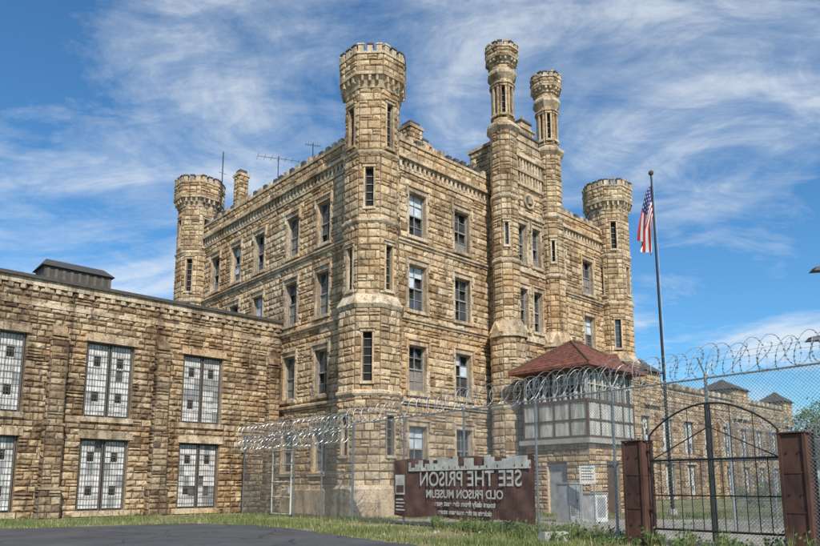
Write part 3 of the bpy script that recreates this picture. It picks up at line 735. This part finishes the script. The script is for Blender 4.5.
def inpoly(x, y, P):
    c = False; j = len(P) - 1
    for i in range(len(P)):
        if (P[i][1] > y) != (P[j][1] > y) and x < (P[j][0] - P[i][0]) * (y - P[i][1]) / (P[j][1] - P[i][1]) + P[i][0]: c = not c
        j = i
    return c
def toL(x, y):
    dx, dy = x - C[0], y - C[1]; return dx * math.cos(ROT) + dy * math.sin(ROT), -dx * math.sin(ROT) + dy * math.cos(ROT)
mb = MB(); cnt = 0
while cnt < 52000:
    y = R.uniform(14, 39); x = R.uniform(-.66, .66) * y
    if inpoly(x, y, edge): continue
    if inpoly(x, y, gr) and R.random() < .96: continue
    la, lb = toL(x, y)
    if lb > 8 or (la > -1.5 and lb > -1.3): continue
    dens = math.sin(x * .9 + 1.3 * math.sin(y * .7)) * math.sin(y * .8 + x * .3) + .4 * math.sin(x * 2.7) * math.sin(y * 3.1)
    if dens < -.15 and R.random() < .9: continue
    cnt += 1
    h = R.uniform(.04, .14) * (1.4 if dens > .4 else 1)
    if R.random() < .03: h *= 2.6
    t = R.random() * 6.28; w = R.uniform(.008, .018); lx, ly = R.uniform(-.05, .05), R.uniform(-.05, .05)
    tn = min(1, max(0, R.gauss(.45 - .3 * dens, .28)))
    mb.face([(x - w * math.cos(t), y - w * math.sin(t), 0), (x + w * math.cos(t), y + w * math.sin(t), 0), (x + lx, y + ly, h)], 'blade', tn)
mb.obj('grass')
mb = MB()
for k in range(220):   # loose stones and rubble on the verge and gravel
    y = R.uniform(16, 32); x = R.uniform(-.1, .62) * y
    if inpoly(x, y, edge): continue
    s = R.uniform(.02, .07); a = R.random() * 3
    vs = [(x + s * math.cos(a + i * 1.257) * R.uniform(.7, 1.2), y + s * math.sin(a + i * 1.257) * R.uniform(.7, 1.2), 0) for i in range(5)]
    vs += [(x + (v[0] - x) * .5, y + (v[1] - y) * .5, s * R.uniform(.6, 1)) for v in vs]
    mb.poly(vs, [(i, (i + 1) % 5, 5 + (i + 1) % 5, 5 + i) for i in range(5)] + [(5, 6, 7, 8, 9)], 'conc')
mb.obj('loose_stones')

def leaves(mb, c, rx, ry, rz, nclump, nleaf, size, m='leaf', zmin=None):
    for _ in range(nclump):
        while True:
            p = Vector((R.uniform(-1, 1), R.uniform(-1, 1), R.uniform(-1, 1)))
            if .25 < p.length < 1: break
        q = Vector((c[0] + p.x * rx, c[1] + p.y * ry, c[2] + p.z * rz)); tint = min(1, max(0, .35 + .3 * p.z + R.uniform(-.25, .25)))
        cr = min(rx, rz) * R.uniform(.16, .34)
        for _ in range(nleaf):
            o = Vector((R.gauss(0, 1), R.gauss(0, 1), R.gauss(0, .7))) * cr * .6
            a = Vector((R.gauss(0, 1), R.gauss(0, 1), R.gauss(0, 1))).normalized(); b = a.orthogonal().normalized(); s = size * R.uniform(.6, 1.3)
            w = q + o
            if zmin is not None and w.z < zmin: continue
            mb.face([w - a * s, w + b * s * .5, w + a * s, w - b * s * .5], m, min(1, max(0, tint + R.uniform(-.15, .15))))
def tree(name, loc, H, cr, size=.16, seed=0):
    e = empty(name, loc); mb = MB(); mb.tube((0, 0, 0), (.1, 0, H * .35), H * .028, 'bark', 9, H * .02); top = Vector((.1, 0, H * .35))
    tips = []
    for k in range(7):
        t = k * .9 + R.random(); q = top + Vector((math.cos(t) * cr * .55, math.sin(t) * cr * .55, H * R.uniform(.15, .42))); mb.tube(top, q, H * .013, 'bark', 6, H * .005); tips.append(q)
    mb.obj('trunk', e); mb = MB()
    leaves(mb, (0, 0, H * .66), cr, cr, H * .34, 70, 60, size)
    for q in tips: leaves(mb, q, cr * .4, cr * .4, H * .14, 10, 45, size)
    mb.obj('crown', e)
tree('tree', (38.0, 60.5, 0), 9.0, 3.6); tree('tree', (44, 72, 0), 10.5, 4.2); tree('tree', (50, 80, 0), 9.5, 4); tree('tree', (43.5, 64.5, 0), 8.5, 3.6)
mb = MB()
for k in range(26):
    x = 60 + k * 9; y = 190 - k * 2 + R.uniform(-8, 8); leaves(mb, (x, y, 5), 7, 5, R.uniform(5, 8), 16, 45, .7, zmin=0)
for k in range(26):
    x = -60 - k * 10; y = 190 + R.uniform(-8, 8); leaves(mb, (x, y, 5), 7, 5, R.uniform(5, 8), 10, 40, .8, zmin=0)
mb.obj('distant_tree_line')
mb = MB()
for (x, y, r, h) in ((26, 38, 1.2, 1.2), (30, 43, 1.5, 1.4), (21, 33, .8, .8), (35, 50, 1.8, 1.6), (24, 48, 1.5, 1.5), (30, 55, 1.6, 1.7), (36, 62, 1.8, 2)):
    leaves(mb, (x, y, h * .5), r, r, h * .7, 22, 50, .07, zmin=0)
mb.obj('bushes')
mb = MB()
for k in range(120):
    s = R.uniform(.5, 1.45); x = FB0[0] + d.x * s + R.uniform(-1.2, .7); y = FB0[1] + d.y * s - R.uniform(-.3, 1.9); hh = R.uniform(.15, .6)
    for _ in range(26):
        t = R.random() * 6.28; l = R.uniform(.05, .25); z1 = hh * R.uniform(.5, 1.1); w = .012
        a = Vector((x, y, 0)); b = a + Vector((math.cos(t) * l, math.sin(t) * l, z1)); nrm = Vector((-math.sin(t), math.cos(t), 0)) * w
        mb.face([a - nrm, a + nrm, b], 'blade')
        if R.random() < .5: c_ = a.lerp(b, R.uniform(.4, .9)); mb.face([c_, c_ + Vector((.05, .01, .03)), c_ + Vector((.03, .0, .07)), c_ + Vector((-.02, .01, .03))], 'leaf')
mb.obj('weeds')

# ------------------------------------------------------------------ small items in yard
e = empty('utility_cabinet', (6.6, 28.6, 0), ROT); mb = MB()
mb.box(-.55, .55, -.35, .35, 0, .12, 'conc'); mb.box(-.5, .5, -.3, .3, .12, 1.55, 'grey'); mb.box(-.54, .54, -.34, .34, 1.55, 1.62, 'grey')
mb.box(-.008, .008, -.31, -.30, .2, 1.5, 'black'); mb.box(.05, .09, -.33, -.30, .8, .95, 'black')
for k in range(6): mb.box(-.4, -.1, -.315, -.30, .3 + k * .07, .33 + k * .07, 'black')
mb.obj('cabinet', e)
e = empty('utility_cabinet', (7.7, 28.9, 0), ROT); mb = MB()
mb.box(-.45, .45, -.3, .3, 0, 1.15, 'white'); mb.box(-.49, .49, -.34, .34, 1.15, 1.2, 'grey'); mb.box(-.3, .3, -.31, -.30, .2, 1.0, 'grey'); mb.obj('cabinet', e)
e = empty('notice_board', (7.0, 27.3, 0), .3); mb = MB()
for x in (-.3, .3): mb.tube((x, 0, 0), (x, 0, 2.3), .03, 'galv', 8)
mb.box(-.36, .36, -.04, -.03, 1.55, 2.3, 'bwhite')
for k in range(5): mb.box(-.28, .28 - .1 * (k % 2), -.046, -.041, 2.15 - k * .11, 2.18 - k * .11, 'black')
mb.obj('board', e)
e = empty('concrete_block', (3.9, 18.9, 0), .4); mb = MB()
mb.poly([(-.45, -.2, 0), (.45, -.2, 0), (.45, .2, 0), (-.45, .2, 0), (-.38, -.14, .26), (.38, -.14, .24), (.4, .14, .27), (-.36, .15, .25)], [(4, 5, 6, 7), (0, 1, 5, 4), (1, 2, 6, 5), (2, 3, 7, 6), (3, 0, 4, 7)], 'conc'); mb.obj('block', e)

# ------------------------------------------------------------------ light
el = math.radians(42); sx, sy = .30, -.954
sd = Vector((sx * math.cos(el), sy * math.cos(el), math.sin(el)))
lamp = bpy.data.lights.new('sun', 'SUN'); lamp.energy = 5.0; lamp.angle = math.radians(.53); lamp.color = (1, .94, .84)
so = bpy.data.objects.new('sun', lamp); scene.collection.objects.link(so); so.rotation_euler = (-sd).to_track_quat('-Z', 'Y').to_euler(); so.location = (10, -20, 40)
w = bpy.data.worlds.new('World'); scene.world = w; w.use_nodes = True; nt = w.node_tree; L = nt.links
bg = nt.nodes['Background']; sky = nt.nodes.new('ShaderNodeTexSky'); sky.sky_type = 'NISHITA'; sky.sun_disc = False
sky.sun_elevation = el; sky.sun_rotation = math.atan2(sx, sy); sky.air_density = 1.0; sky.dust_density = .4; sky.ozone_density = 2.5
tc = nt.nodes.new('ShaderNodeTexCoord'); sp = nt.nodes.new('ShaderNodeSeparateXYZ'); L.new(tc.outputs['Generated'], sp.inputs[0])
def mth(op, a, b=None):
    n = nt.nodes.new('ShaderNodeMath'); n.operation = op
    for i, v in enumerate((a, b)):
        if v is None: continue
        if isinstance(v, (int, float)): n.inputs[i].default_value = v
        else: L.new(v, n.inputs[i])
    return n.outputs[0]
zz = mth('ADD', mth('MAXIMUM', sp.outputs[2], 0.0), .22)
cb = nt.nodes.new('ShaderNodeCombineXYZ'); L.new(mth('DIVIDE', sp.outputs[0], zz), cb.inputs[0]); L.new(mth('DIVIDE', sp.outputs[1], zz), cb.inputs[1])
mp = nt.nodes.new('ShaderNodeMapping'); mp.inputs['Rotation'].default_value = (0, 0, math.radians(20)); mp.inputs['Scale'].default_value = (.7, 1.3, 1); mp.inputs['Location'].default_value = (5.3, 2.2, 0)
L.new(cb.outputs[0], mp.inputs[0])
n1 = N(nt, 'ShaderNodeTexNoise', Scale=1.3, Detail=12.0, Roughness=.6, Distortion=.9); L.new(mp.outputs[0], n1.inputs['Vector'])
n2 = N(nt, 'ShaderNodeTexNoise', Scale=6.0, Detail=10.0, Roughness=.7, Distortion=.8); L.new(mp.outputs[0], n2.inputs['Vector'])
f = mth('ADD', mth('MULTIPLY', n1.outputs['Fac'], .74), mth('MULTIPLY', n2.outputs['Fac'], .26))
cr = ramp(nt, [(.455, 0), (.53, .26), (.59, .60), (.69, .95)]); L.new(f, cr.inputs[0])
skyc = mult(nt, sky.outputs[0], (.74, 1.32, 1.62, 1))
mx = mult(nt, skyc, (8.6, 9.2, 9.7, 1), cr.outputs[0], 'MIX')
L.new(mx, bg.inputs['Color']); bg.inputs['Strength'].default_value = .095

# ------------------------------------------------------------------ camera
cam = bpy.data.cameras.new('camera'); co = bpy.data.objects.new('camera', cam); scene.collection.objects.link(co)
co.location = (0, 0, 1.5); co.rotation_euler = (math.radians(99), 0, 0); cam.lens = 29.98; cam.sensor_width = 36; cam.shift_y = .127; cam.clip_end = 3000
scene.camera = co
